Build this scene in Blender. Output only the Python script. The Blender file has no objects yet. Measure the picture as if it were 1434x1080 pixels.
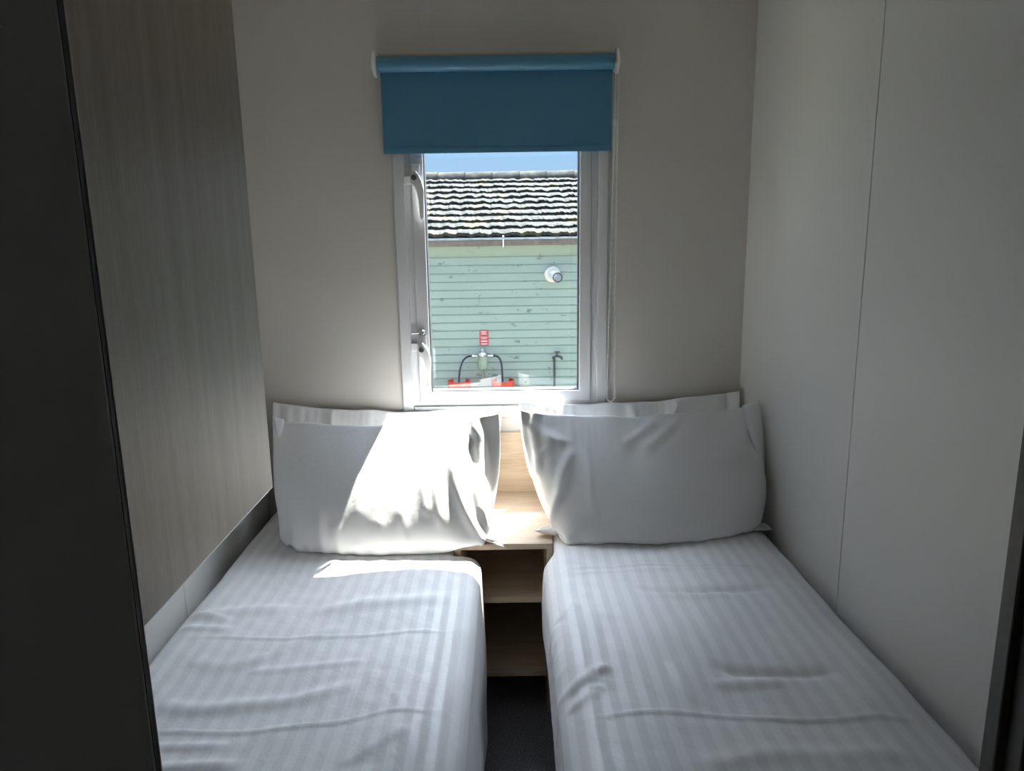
import bpy, bmesh, math, random
import numpy as np
from mathutils import Vector, Matrix

random.seed(4)
RNG = np.random.default_rng(11)
SC = bpy.context.scene
COL = SC.collection

# ------------------------------------------------------------------ object helpers
def link_mesh(name, me, mat=None, parent=None, smooth=False, loc=None):
    o = bpy.data.objects.new(name, me)
    COL.objects.link(o)
    if mat is not None:
        me.materials.append(mat)
    if smooth:
        for p in me.polygons:
            p.use_smooth = True
    if parent is not None:
        o.parent = parent
        o.matrix_parent_inverse = Matrix.Translation(-parent.location)
    return o

def tag(o, label=None, cat=None, group=None, kind=None):
    if label: o['label'] = label
    if cat: o['category'] = cat
    if group: o['group'] = group
    if kind: o['kind'] = kind
    return o

def empty(name, loc, label=None, cat=None, group=None, kind=None):
    o = bpy.data.objects.new(name, None)
    COL.objects.link(o)
    o.location = loc
    o.empty_display_size = 0.05
    return tag(o, label, cat, group, kind)

class MB:
    """collects shapes, links them as one mesh object"""
    def __init__(self):
        self.bm = bmesh.new()
    def box(self, x0, x1, y0, y1, z0, z1, bev=0.0, seg=2):
        r = bmesh.ops.create_cube(self.bm, size=1.0)
        vs = r['verts']
        for v in vs:
            v.co = Vector(((x0 + x1) / 2 + v.co.x * (x1 - x0), (y0 + y1) / 2 + v.co.y * (y1 - y0), (z0 + z1) / 2 + v.co.z * (z1 - z0)))
        if bev > 0:
            es = list({e for v in vs for e in v.link_edges})
            bmesh.ops.bevel(self.bm, geom=es, offset=bev, segments=seg, profile=0.5, affect='EDGES')
        return self
    def lathe(self, prof, center, axis='Z', seg=32, cap=True):
        # prof: list of (radius, height along the axis)
        c = Vector(center)
        rings = []
        for r, h in prof:
            ring = []
            for k in range(seg):
                a = 2 * math.pi * k / seg
                p, q = r * math.cos(a), r * math.sin(a)
                if axis == 'Z': v = Vector((p, q, h))
                elif axis == 'X': v = Vector((h, p, q))
                else: v = Vector((q, h, p))
                ring.append(self.bm.verts.new(c + v))
            rings.append(ring)
        for a, b in zip(rings[:-1], rings[1:]):
            for k in range(seg):
                self.bm.faces.new((a[k], a[(k + 1) % seg], b[(k + 1) % seg], b[k]))
        if cap:
            self.bm.faces.new(list(reversed(rings[0])))
            self.bm.faces.new(rings[-1])
        return self
    def tube(self, pts, rad, seg=12):
        pts = [Vector(p) for p in pts]
        rads = rad if isinstance(rad, (list, tuple)) else [rad] * len(pts)
        rings, prev = [], None
        for i, p in enumerate(pts):
            t = (pts[min(i + 1, len(pts) - 1)] - pts[max(i - 1, 0)]).normalized()
            if prev is None:
                n = t.cross(Vector((0, 0, 1)))
                if n.length < 1e-3: n = t.cross(Vector((0, 1, 0)))
                n.normalize()
            else:
                n = (prev - t * prev.dot(t)).normalized()
            prev = n
            b = t.cross(n)
            rings.append([self.bm.verts.new(p + (n * math.cos(2 * math.pi * k / seg) + b * math.sin(2 * math.pi * k / seg)) * rads[i]) for k in range(seg)])
        for a, b in zip(rings[:-1], rings[1:]):
            for k in range(seg):
                self.bm.faces.new((a[k], a[(k + 1) % seg], b[(k + 1) % seg], b[k]))
        self.bm.faces.new(list(reversed(rings[0])))
        self.bm.faces.new(rings[-1])
        return self
    def prism(self, poly, axis, a, b):
        # poly: 2D points; extruded along axis from a to b
        def P(u, v, w):
            return {'X': Vector((w, u, v)), 'Y': Vector((u, w, v)), 'Z': Vector((u, v, w))}[axis]
        A = [self.bm.verts.new(P(u, v, a)) for u, v in poly]
        B = [self.bm.verts.new(P(u, v, b)) for u, v in poly]
        n = len(poly)
        for i in range(n):
            self.bm.faces.new((A[i], A[(i + 1) % n], B[(i + 1) % n], B[i]))
        self.bm.faces.new(list(reversed(A)))
        self.bm.faces.new(B)
        return self
    def ball(self, c, r, u=8, v=6):
        m = Matrix.Translation(Vector(c))
        bmesh.ops.create_uvsphere(self.bm, u_segments=u, v_segments=v, radius=r, matrix=m)
        return self
    def frame(self, x0, x1, z0, z1, w, y0, y1, bev=0.0):
        # mitred rectangular frame lying in an XZ plane; w = (left, right, bottom, top) widths
        l, r, b, t = w
        out = [(x0, z0), (x1, z0), (x1, z1), (x0, z1)]
        inn = [(x0 + l, z0 + b), (x1 - r, z0 + b), (x1 - r, z1 - t), (x0 + l, z1 - t)]
        V = {}
        for y in (y0, y1):
            V[y] = ([self.bm.verts.new((u, y, v)) for u, v in out], [self.bm.verts.new((u, y, v)) for u, v in inn])
        es = []
        for i in range(4):
            j = (i + 1) % 4
            o0, i0 = V[y0]; o1, i1 = V[y1]
            self.bm.faces.new((o0[i], o0[j], i0[j], i0[i]))
            self.bm.faces.new((o1[j], o1[i], i1[i], i1[j]))
            self.bm.faces.new((o0[j], o0[i], o1[i], o1[j]))
            self.bm.faces.new((i0[i], i0[j], i1[j], i1[i]))
            es += [self.bm.edges.get((o0[i], o0[j])), self.bm.edges.get((i0[i], i0[j]))]
        if bev > 0:
            bmesh.ops.bevel(self.bm, geom=[e for e in es if e], offset=bev, segments=3, profile=0.5, affect='EDGES')
        return self
    def build(self, name, mat, parent=None, smooth=False, auto=None):
        bmesh.ops.recalc_face_normals(self.bm, faces=self.bm.faces)
        me = bpy.data.meshes.new(name)
        self.bm.to_mesh(me)
        self.bm.free()
        o = link_mesh(name, me, mat, parent)
        if smooth or auto:
            lim = math.cos(math.radians(auto or 40))
            for p in me.polygons: p.use_smooth = True
            b2 = bmesh.new(); b2.from_mesh(me)
            for e in b2.edges:
                if len(e.link_faces) == 2 and e.link_faces[0].normal.dot(e.link_faces[1].normal) < lim:
                    e.smooth = False
            b2.to_mesh(me); b2.free()
        return o

# ------------------------------------------------------------------ materials
def new_mat(name):
    m = bpy.data.materials.new(name)
    m.use_nodes = True
    nt = m.node_tree
    b = nt.nodes['Principled BSDF']
    return m, nt, b

def N(nt, kind, **kw):
    n = nt.nodes.new(kind)
    for k, v in kw.items():
        if k.startswith('i_'):
            n.inputs[k[2:].replace('_', ' ')].default_value = v
        else:
            setattr(n, k, v)
    return n

def plain(name, col, rough=0.5, metal=0.0, noise=0.0, nscale=60.0, bump=0.0, bscale=300.0, spec=0.5):
    m, nt, b = new_mat(name)
    b.inputs['Base Color'].default_value = (*col, 1)
    b.inputs['Roughness'].default_value = rough
    b.inputs['Metallic'].default_value = metal
    b.inputs['Specular IOR Level'].default_value = spec
    tc = N(nt, 'ShaderNodeTexCoord')
    if noise > 0:
        no = N(nt, 'ShaderNodeTexNoise', i_Scale=nscale, i_Detail=4.0)
        nt.links.new(tc.outputs['Object'], no.inputs['Vector'])
        mr = N(nt, 'ShaderNodeMapRange')
        mr.inputs['From Min'].default_value = 0.3; mr.inputs['From Max'].default_value = 0.7
        mr.inputs['To Min'].default_value = 1 - noise; mr.inputs['To Max'].default_value = 1 + noise
        nt.links.new(no.outputs['Fac'], mr.inputs['Value'])
        mx = N(nt, 'ShaderNodeMix', data_type='RGBA', blend_type='MULTIPLY')
        mx.inputs[0].default_value = 1
        mx.inputs[6].default_value = (*col, 1)
        nt.links.new(mr.outputs[0], mx.inputs[7])
        nt.links.new(mx.outputs[2], b.inputs['Base Color'])
    if bump > 0:
        no = N(nt, 'ShaderNodeTexNoise', i_Scale=bscale, i_Detail=3.0)
        nt.links.new(tc.outputs['Object'], no.inputs['Vector'])
        bp = N(nt, 'ShaderNodeBump', i_Strength=bump, i_Distance=0.002)
        nt.links.new(no.outputs['Fac'], bp.inputs['Height'])
        nt.links.new(bp.outputs['Normal'], b.inputs['Normal'])
    return m

def wood(name, c0, c1, grain='Z', rough=0.45, knots=False, fine=1.0):
    """long streaky grain along one axis"""
    m, nt, b = new_mat(name)
    tc = N(nt, 'ShaderNodeTexCoord')
    mp = N(nt, 'ShaderNodeMapping')
    s = {'Z': (26, 26, 1.3), 'X': (1.6, 30, 30)}[grain]
    mp.inputs['Scale'].default_value = s
    nt.links.new(tc.outputs['Object'], mp.inputs['Vector'])
    n1 = N(nt, 'ShaderNodeTexNoise', i_Scale=1.0, i_Detail=6.0, i_Roughness=0.6, i_Distortion=0.6)
    n2 = N(nt, 'ShaderNodeTexNoise', i_Scale=7.0 * fine, i_Detail=3.0, i_Roughness=0.7)
    nt.links.new(mp.outputs[0], n1.inputs['Vector'])
    nt.links.new(mp.outputs[0], n2.inputs['Vector'])
    ad = N(nt, 'ShaderNodeMix', data_type='FLOAT')
    ad.inputs[0].default_value = 0.5
    nt.links.new(n1.outputs['Fac'], ad.inputs[2]); nt.links.new(n2.outputs['Fac'], ad.inputs[3])
    cr = N(nt, 'ShaderNodeValToRGB')
    cr.color_ramp.elements[0].position = 0.36; cr.color_ramp.elements[0].color = (*c0, 1)
    cr.color_ramp.elements[1].position = 0.62; cr.color_ramp.elements[1].color = (*c1, 1)
    nt.links.new(ad.outputs[0], cr.inputs[0])
    nt.links.new(cr.outputs[0], b.inputs['Base Color'])
    b.inputs['Roughness'].default_value = rough
    bp = N(nt, 'ShaderNodeBump', i_Strength=0.25, i_Distance=0.001)
    nt.links.new(n2.outputs['Fac'], bp.inputs['Height'])
    nt.links.new(bp.outputs['Normal'], b.inputs['Normal'])
    return m

M = {}
M['wall'] = plain('wall_vinyl', (0.63, 0.60, 0.56), 0.55, noise=0.025, nscale=3, bump=0.10, bscale=420)
M['wall_side'] = plain('side_wall_vinyl', (0.66, 0.65, 0.62), 0.42, noise=0.02, nscale=3, bump=0.16, bscale=520)
M['seam'] = plain('seam_shadow_gap', (0.10, 0.095, 0.09), 0.7)
M['ceiling'] = plain('ceiling_board', (0.78, 0.77, 0.75), 0.6, bump=0.05)
M['hall'] = plain('hall_board', (0.72, 0.71, 0.69), 0.55, noise=0.03, nscale=4)
M['jamb'] = plain('jamb_laminate', (0.66, 0.65, 0.63), 0.5, noise=0.03, nscale=8)
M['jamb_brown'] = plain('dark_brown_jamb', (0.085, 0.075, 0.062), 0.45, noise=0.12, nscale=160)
M['black'] = plain('black_rubber', (0.012, 0.012, 0.013), 0.55)
M['edge'] = plain('pale_edge_banding', (0.62, 0.60, 0.56), 0.22)
M['upvc'] = plain('white_upvc', (0.69, 0.70, 0.71), 0.28, noise=0.01, nscale=5)
M['seal'] = plain('grey_gasket', (0.05, 0.055, 0.06), 0.6)
M['white_plastic'] = plain('white_plastic', (0.80, 0.79, 0.76), 0.35)
M['handle'] = plain('white_handle_plastic', (0.80, 0.80, 0.80), 0.25)
M['keyhole'] = plain('dark_lock_barrel', (0.10, 0.10, 0.11), 0.35, metal=0.6)
M['steel'] = plain('dull_steel', (0.55, 0.55, 0.56), 0.38, metal=1.0)
M['brass'] = plain('old_brass', (0.45, 0.40, 0.28), 0.45, metal=0.8)
M['oak'] = wood('pale_oak', (0.47, 0.36, 0.255), (0.66, 0.54, 0.41), 'X', 0.5)
M['oak_up'] = wood('pale_oak_upright', (0.47, 0.36, 0.255), (0.64, 0.52, 0.40), 'Z', 0.5)
M['greywood'] = wood('grey_brown_wood', (0.20, 0.163, 0.131), (0.29, 0.247, 0.207), 'Z', 0.42, fine=2.2)
M['bedbase'] = plain('dark_bed_base_fabric', (0.03, 0.03, 0.033), 0.9, bump=0.2)
M['mattress'] = plain('mattress_ticking', (0.70, 0.70, 0.72), 0.9, bump=0.1)

def carpet():
    m, nt, b = new_mat('charcoal_carpet')
    tc = N(nt, 'ShaderNodeTexCoord')
    no = N(nt, 'ShaderNodeTexNoise', i_Scale=320.0, i_Detail=2.0)
    nt.links.new(tc.outputs['Object'], no.inputs['Vector'])
    cr = N(nt, 'ShaderNodeValToRGB')
    cr.color_ramp.elements[0].position = 0.35; cr.color_ramp.elements[0].color = (0.09, 0.09, 0.10, 1)
    cr.color_ramp.elements[1].position = 0.72; cr.color_ramp.elements[1].color = (0.55, 0.55, 0.60, 1)
    nt.links.new(no.outputs['Fac'], cr.inputs[0]); nt.links.new(cr.outputs[0], b.inputs['Base Color'])
    bp = N(nt, 'ShaderNodeBump', i_Strength=0.9, i_Distance=0.004)
    nt.links.new(no.outputs['Fac'], bp.inputs['Height']); nt.links.new(bp.outputs['Normal'], b.inputs['Normal'])
    b.inputs['Roughness'].default_value = 0.95
    return m
M['carpet'] = carpet()

def cotton(name, col, stripes=False):
    m, nt, b = new_mat(name)
    tc = N(nt, 'ShaderNodeTexCoord')
    b.inputs['Roughness'].default_value = 0.8
    b.inputs['Sheen Weight'].default_value = 0.15
    b.inputs['Base Color'].default_value = (*col, 1)
    no = N(nt, 'ShaderNodeTexNoise', i_Scale=26.0, i_Detail=5.0, i_Roughness=0.55, i_Distortion=0.4)
    nt.links.new(tc.outputs['Object'], no.inputs['Vector'])
    bp = N(nt, 'ShaderNodeBump', i_Strength=0.22, i_Distance=0.006)
    nt.links.new(no.outputs['Fac'], bp.inputs['Height']); nt.links.new(bp.outputs['Normal'], b.inputs['Normal'])
    if stripes:
        uv = N(nt, 'ShaderNodeUVMap', uv_map='UVMap')
        sp = N(nt, 'ShaderNodeSeparateXYZ')
        nt.links.new(uv.outputs[0], sp.inputs[0])
        mu = N(nt, 'ShaderNodeMath', operation='MULTIPLY'); mu.inputs[1].default_value = 2 * math.pi / 0.0345
        nt.links.new(sp.outputs[0], mu.inputs[0])
        si = N(nt, 'ShaderNodeMath', operation='SINE'); nt.links.new(mu.outputs[0], si.inputs[0])
        mr = N(nt, 'ShaderNodeMapRange', interpolation_type='SMOOTHSTEP')
        mr.inputs['From Min'].default_value = -0.25; mr.inputs['From Max'].default_value = 0.25
        nt.links.new(si.outputs[0], mr.inputs['Value'])
        mx = N(nt, 'ShaderNodeMix', data_type='RGBA')
        mx.inputs[6].default_value = (*[c * 0.925 for c in col], 1); mx.inputs[7].default_value = (*col, 1)
        nt.links.new(mr.outputs[0], mx.inputs[0]); nt.links.new(mx.outputs[2], b.inputs['Base Color'])
        r2 = N(nt, 'ShaderNodeMapRange')
        r2.inputs['To Min'].default_value = 0.82; r2.inputs['To Max'].default_value = 0.5
        nt.links.new(mr.outputs[0], r2.inputs['Value']); nt.links.new(r2.outputs[0], b.inputs['Roughness'])
    return m
M['sheet'] = cotton('white_satin_stripe_cotton', (0.80, 0.80, 0.815), True)
M['pillow'] = cotton('white_cotton', (0.82, 0.82, 0.825), False)

def blind_mat():
    m, nt, b = new_mat('teal_blackout_fabric')
    tc = N(nt, 'ShaderNodeTexCoord')
    no = N(nt, 'ShaderNodeTexNoise', i_Scale=900.0)
    nt.links.new(tc.outputs['Object'], no.inputs['Vector'])
    bp = N(nt, 'ShaderNodeBump', i_Strength=0.15, i_Distance=0.0006)
    nt.links.new(no.outputs['Fac'], bp.inputs['Height']); nt.links.new(bp.outputs['Normal'], b.inputs['Normal'])
    b.inputs['Base Color'].default_value = (0.085, 0.25, 0.385, 1)
    b.inputs['Roughness'].default_value = 0.42
    return m
M['blind'] = blind_mat()

def glass_mat():
    m = bpy.data.materials.new('window_glass')
    m.use_nodes = True
    nt = m.node_tree
    nt.nodes.clear()
    out = N(nt, 'ShaderNodeOutputMaterial')
    tr = N(nt, 'ShaderNodeBsdfTransparent'); tr.inputs[0].default_value = (0.94, 0.96, 0.95, 1)
    gl = N(nt, 'ShaderNodeBsdfGlossy'); gl.inputs['Roughness'].default_value = 0.012
    fr = N(nt, 'ShaderNodeFresnel', i_IOR=1.6)
    mx = N(nt, 'ShaderNodeMixShader')
    ge = N(nt, 'ShaderNodeNewGeometry')                        # the same reflectance on both faces of the pane
    mi = N(nt, 'ShaderNodeMix', data_type='FLOAT'); mi.inputs[2].default_value = 1.6; mi.inputs[3].default_value = 1 / 1.6
    nt.links.new(ge.outputs['Backfacing'], mi.inputs[0]); nt.links.new(mi.outputs[0], fr.inputs['IOR'])
    nt.links.new(fr.outputs[0], mx.inputs[0]); nt.links.new(tr.outputs[0], mx.inputs[1]); nt.links.new(gl.outputs[0], mx.inputs[2])
    nt.links.new(mx.outputs[0], out.inputs['Surface'])
    return m
M['glass'] = glass_mat()

def cladding_mat():
    m, nt, b = new_mat('pale_green_cladding')
    tc = N(nt, 'ShaderNodeTexCoord')
    mp = N(nt, 'ShaderNodeMapping'); mp.inputs['Scale'].default_value = (1.0, 1.0, 4.0)
    nt.links.new(tc.outputs['Object'], mp.inputs['Vector'])
    no = N(nt, 'ShaderNodeTexNoise', i_Scale=1.6, i_Detail=5.0)
    nt.links.new(mp.outputs[0], no.inputs['Vector'])
    cr = N(nt, 'ShaderNodeValToRGB')
    cr.color_ramp.elements[0].position = 0.3; cr.color_ramp.elements[0].color = (0.335, 0.40, 0.335, 1)
    cr.color_ramp.elements[1].position = 0.7; cr.color_ramp.elements[1].color = (0.375, 0.445, 0.38, 1)
    nt.links.new(no.outputs['Fac'], cr.inputs[0])
    # chips and grime specks
    mp2 = N(nt, 'ShaderNodeMapping'); mp2.inputs['Scale'].default_value = (9.0, 9.0, 16.0)
    nt.links.new(tc.outputs['Object'], mp2.inputs['Vector'])
    n2 = N(nt, 'ShaderNodeTexNoise', i_Scale=1.0, i_Detail=6.0, i_Roughness=0.65)
    nt.links.new(mp2.outputs[0], n2.inputs['Vector'])
    c2 = N(nt, 'ShaderNodeValToRGB')
    c2.color_ramp.elements[0].position = 0.615; c2.color_ramp.elements[0].color = (0, 0, 0, 1)
    c2.color_ramp.elements[1].position = 0.64; c2.color_ramp.elements[1].color = (1, 1, 1, 1)
    nt.links.new(n2.outputs['Fac'], c2.inputs[0])
    mx = N(nt, 'ShaderNodeMix', data_type='RGBA')
    mx.inputs[7].default_value = (0.10, 0.12, 0.09, 1)
    mm = N(nt, 'ShaderNodeMath', operation='MULTIPLY'); mm.inputs[1].default_value = 0.75
    nt.links.new(c2.outputs[0], mm.inputs[0]); nt.links.new(mm.outputs[0], mx.inputs[0])
    nt.links.new(cr.outputs[0], mx.inputs[6])
    # yellow-green algae under the eaves
    sp = N(nt, 'ShaderNodeSeparateXYZ'); nt.links.new(tc.outputs['Object'], sp.inputs[0])
    n3 = N(nt, 'ShaderNodeTexNoise', i_Scale=2.5, i_Detail=3.0); nt.links.new(tc.outputs['Object'], n3.inputs['Vector'])
    ad = N(nt, 'ShaderNodeMath', operation='MULTIPLY_ADD'); ad.inputs[1].default_value = 0.16
    nt.links.new(n3.outputs['Fac'], ad.inputs[0]); nt.links.new(sp.outputs[2], ad.inputs[2])
    mr = N(nt, 'ShaderNodeMapRange')
    mr.inputs['From Min'].default_value = 1.18; mr.inputs['From Max'].default_value = 1.27
    mr.inputs['To Max'].default_value = 0.55
    nt.links.new(ad.outputs[0], mr.inputs['Value'])
    m3 = N(nt, 'ShaderNodeMix', data_type='RGBA'); m3.inputs[7].default_value = (0.37, 0.40, 0.27, 1)
    nt.links.new(mr.outputs[0], m3.inputs[0]); nt.links.new(mx.outputs[2], m3.inputs[6])
    nt.links.new(m3.outputs[2], b.inputs['Base Color'])
    b.inputs['Roughness'].default_value = 0.6
    return m
M['clad'] = cladding_mat()

def tile_mat():
    m, nt, b = new_mat('lichened_roof_tiles')
    tc = N(nt, 'ShaderNodeTexCoord')
    n1 = N(nt, 'ShaderNodeTexNoise', i_Scale=14.0, i_Detail=8.0, i_Roughness=0.7)
    nt.links.new(tc.outputs['Object'], n1.inputs['Vector'])
    cr = N(nt, 'ShaderNodeValToRGB')
    e = cr.color_ramp.elements
    e[0].position = 0.38; e[0].color = (0.030, 0.032, 0.032, 1)
    e[1].position = 0.62; e[1].color = (0.072, 0.070, 0.064, 1)
    x = e.new(0.5); x.color = (0.045, 0.046, 0.043, 1)
    nt.links.new(n1.outputs['Fac'], cr.inputs[0])
    n2 = N(nt, 'ShaderNodeTexNoise', i_Scale=5.0, i_Detail=6.0)
    nt.links.new(tc.outputs['Object'], n2.inputs['Vector'])
    c2 = N(nt, 'ShaderNodeValToRGB')
    c2.color_ramp.elements[0].position = 0.56; c2.color_ramp.elements[1].position = 0.70
    nt.links.new(n2.outputs['Fac'], c2.inputs[0])
    mx = N(nt, 'ShaderNodeMix', data_type='RGBA'); mx.inputs[7].default_value = (0.09, 0.085, 0.05, 1)
    nt.links.new(c2.outputs[0], mx.inputs[0]); nt.links.new(cr.outputs[0], mx.inputs[6])
    nt.links.new(mx.outputs[2], b.inputs['Base Color'])
    b.inputs['Roughness'].default_value = 0.9
    b.inputs['Specular IOR Level'].default_value = 0.1
    bp = N(nt, 'ShaderNodeBump', i_Strength=0.6, i_Distance=0.01)
    nt.links.new(n1.outputs['Fac'], bp.inputs['Height']); nt.links.new(bp.outputs['Normal'], b.inputs['Normal'])
    return m
M['tiles'] = tile_mat()
M['fascia'] = plain('brown_gutter', (0.20, 0.155, 0.125), 0.6, noise=0.25, nscale=20)
M['gutter'] = plain('grey_gutter_lip', (0.42, 0.44, 0.46), 0.6, noise=0.25, nscale=18)
M['flue'] = plain('cream_flue_plastic', (0.72, 0.68, 0.60), 0.45)
M['flue_dark'] = plain('dark_grey_flue_ring', (0.06, 0.06, 0.065), 0.5)
M['grille'] = plain('grey_grille', (0.38, 0.39, 0.40), 0.5)
M['red'] = plain('red_sign', (0.62, 0.05, 0.06), 0.4)
M['white_ink'] = plain('white_ink', (0.85, 0.80, 0.80), 0.5)
M['dark_ink'] = plain('dark_red_ink', (0.16, 0.02, 0.03), 0.5)
M['bottle'] = plain('red_gas_bottle_paint', (0.58, 0.055, 0.03), 0.45, noise=0.15, nscale=9)
M['reg'] = plain('green_grey_regulator', (0.36, 0.42, 0.30), 0.45, noise=0.1, nscale=60)
M['ground'] = plain('gravel_and_grass', (0.20, 0.20, 0.15), 0.95, noise=0.4, nscale=14, bump=0.6, bscale=60)

# ------------------------------------------------------------------ room shell
XL, XR, YB, ZC = -0.828, 0.757, 2.40, 2.22
OX0, OX1, OZ0, OZ1 = -0.322, 0.284, 0.822, 1.80       # opening in the back wall

MB().box(XL - .06, XR + .06, -0.80, YB + .06, -0.05, 0.0).build('floor', M['carpet'])['kind'] = 'structure'
MB().box(XL - .06, XR + .06, -0.80, YB + .06, ZC, ZC + .05).build('ceiling', M['ceiling'])['kind'] = 'structure'
w = MB()
w.box(XL - .06, OX0, YB, YB + .06, 0, ZC).box(OX1, XR + .06, YB, YB + .06, 0, ZC)
w.box(OX0, OX1, YB, YB + .06, 0, OZ0).box(OX0, OX1, YB, YB + .06, OZ1, ZC)
w.build('wall_back', M['wall'])['kind'] = 'structure'

def side_wall(name, xin, xout, seams, mat):
    lo, hi = min(xin, xout), max(xin, xout)
    d = 0.004 if xout > xin else -0.004
    m = MB()
    a, b = sorted((xin + d, xout))
    m.box(a, b, -0.80, YB, 0, ZC)
    ys = [-0.80] + [v for s in sorted(seams) for v in (s - .0014, s + .0014)] + [YB]
    for y0, y1 in zip(ys[::2], ys[1::2]):
        p, q = sorted((xin, xin + d))
        m.box(p, q, y0, y1, 0, ZC, 0.0009, 2)
    o = m.build(name, mat)
    o['kind'] = 'structure'
    return o
side_wall('wall_right', XR, XR + .06, [1.597, 0.395], M['wall_side'])
side_wall('wall_left', XL, XL - .06, [1.725, 0.52], M['wall_side'])
MB().box(XL - .06, XR + .06, -0.86, -0.80, 0, ZC).build('wall_front', M['hall'])['kind'] = 'structure'
# thin dark backing seen in the panel joints
for nm, x0, x1, y in (('trim_4', XR + .0026, XR + .0042, 1.597), ('trim_5', XL - .0042, XL - .0026, 1.725)):
    MB().box(x0, x1, y - .0014, y + .0014, 0.02, ZC - .01).build(nm, M['seam'])['kind'] = 'structure'
# cover strip over the panel joint above the window
t = MB().box(-0.257, -0.226, YB - .0028, YB, 1.832, ZC, 0.0006, 1)
t.build('trim_3', M['wall'])['kind'] = 'structure'

# partition with the doorway the picture is taken through
JX0, JX1 = -0.2746, 0.357
p = MB()
p.box(XL, JX0 - .0006, 0.4955, 0.4998, 0, ZC, 0.0012, 2)
p.box(XL, JX0 - .030, 0.4998, 0.530, 0, ZC)
p.box(JX0 - .0006, JX1 + .022, 0.4955, 0.530, 2.06, ZC)
p.build('wall_partition', M['jamb'])['kind'] = 'structure'
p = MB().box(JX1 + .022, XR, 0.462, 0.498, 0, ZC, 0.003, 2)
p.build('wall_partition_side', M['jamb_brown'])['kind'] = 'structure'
MB().box(JX0 - .012, JX0, 0.49985, 0.5020, 0, 2.06).box(JX0 - .0006, JX0, 0.4962, 0.49985, 0, 2.06).build('trim_1', M['black'])['kind'] = 'structure'
MB().box(JX0 - .012, JX0 + .0006, 0.50205, 0.5034, 0, 2.06, 0.0004, 2).build('trim_6', M['edge'])['kind'] = 'structure'
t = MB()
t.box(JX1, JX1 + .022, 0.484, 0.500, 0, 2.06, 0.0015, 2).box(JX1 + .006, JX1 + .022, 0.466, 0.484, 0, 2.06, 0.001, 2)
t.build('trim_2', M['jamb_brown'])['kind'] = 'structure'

# ------------------------------------------------------------------ window
win = empty('window_1', (0, YB, OZ0), kind='structure')
MB().frame(-0.356, 0.3145, 0.793, 1.83, (.036, .032, .030, .03), YB - .013, YB - .0005, 0.004).build('architrave', M['upvc'], win, auto=50)
MB().frame(OX0 + .001, OX1 - .001, OZ0 + .001, OZ1 - .001, (.030, .028, .030, .03), YB - .004, YB + .058, 0.003).build('window_frame', M['upvc'], win, auto=50)
SX0, SX1, SZ0, SZ1 = -0.300, 0.2625, 0.846, 1.775
MB().frame(SX0, SX1, SZ0, SZ1, (.0385, .0375, .034, .035), YB - .012, YB + .046, 0.005).build('sash', M['upvc'], win, auto=50)
GX0, GX1, GZ0, GZ1 = SX0 + .0385, SX1 - .0375, SZ0 + .034, SZ1 - .035
MB().frame(GX0 - .0004, GX1 + .0004, GZ0 - .0004, GZ1 + .0004, (.0034,) * 4, YB + .002, YB + .044).build('gasket', M['seal'], win)
MB().box(GX0 + .001, GX1 - .001, YB + .032, YB + .036, GZ0 + .001, GZ1 - .001).build('glass_pane', M['glass'], win)
# inner window board below the sash
MB().box(-0.318, 0.281, YB - .018, YB - .0135, 0.822, 0.834, 0.002, 2).build('sill_lip', M['upvc'], win)

def window_handle(x, z, xk, zk):
    # boss, lock barrel and flat cranked lever of an espagnolette handle
    y = YB - .012
    b = MB()
    b.box(x - .012, x + .014, y - .008, y - .0002, z - .030, z + .042, 0.003, 3)
    b.lathe([(.0135, 0), (.0135, -.014), (.012, -.016)], (x, y - .007, z), 'Y', 24)
    h = b.build('handle', M['handle'], win, auto=40)
    out = [(-.0125, -.012), (-.008, -.020), (.004, -.029), (.0095, -.046), (.0135, -.120), (.016, -.127), (.0225, -.127), (.0255, -.120),
           (.0275, -.040), (.0265, -.026), (.0215, -.012), (.010, .012), (.003, .020), (-.004, .019), (-.010, .010), (-.013, 0)]
    m = MB().prism([(x + u, z + v) for u, v in out], 'Y', y - .034, y - .0235)
    es = [e for e in m.bm.edges if abs(e.verts[0].co.y - e.verts[1].co.y) < 1e-6 and e.verts[0].co.y < y - .03]
    bmesh.ops.bevel(m.bm, geom=es, offset=.0035, segments=3, profile=0.5, affect='EDGES')
    m.build('lever', M['handle'], h, auto=40)
    MB().lathe([(.0085, 0), (.0085, -.005), (.007, -.0065)], (x - .001, y - .0342, z - .001), 'Y', 18).build('lock_barrel', M['keyhole'], h, auto=40)
    MB().box(xk - .011, xk + .010, YB - .016, YB - .0042, zk - .014, zk + .012, 0.002, 2).build('keep', M['handle'], h)
window_handle(-0.285, 1.563, -.309, 1.557)
window_handle(-0.283, 1.030, -.309, 1.034)
# friction stay peg above the lower handle
MB().lathe([(.010, 0), (.010, -.012), (.007, -.016)], (-.283, YB - .0122, 1.082), 'Y', 18).tube([(-.318, YB - .017, 1.078), (-.283, YB - .017, 1.080)], .0028, 8).build('stay_peg', M['steel'], win, auto=40)

# ------------------------------------------------------------------ roller blind
bl = empty('roller_blind', (-0.03, 2.36, 1.63), 'teal blue roller blind with white end brackets, pulled partly down over the window', 'blind')
BX0, BX1 = -0.379, 0.3215
RY, RZ = 2.345, 1.885
b = MB(); prof = [(.0225, BX0), (.0225, BX1)]
b.lathe([(.0225, BX0), (.0225, BX1)], (0, RY, RZ), 'X', 40)
b.build('roller_tube', M['blind'], bl, auto=40)
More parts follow.
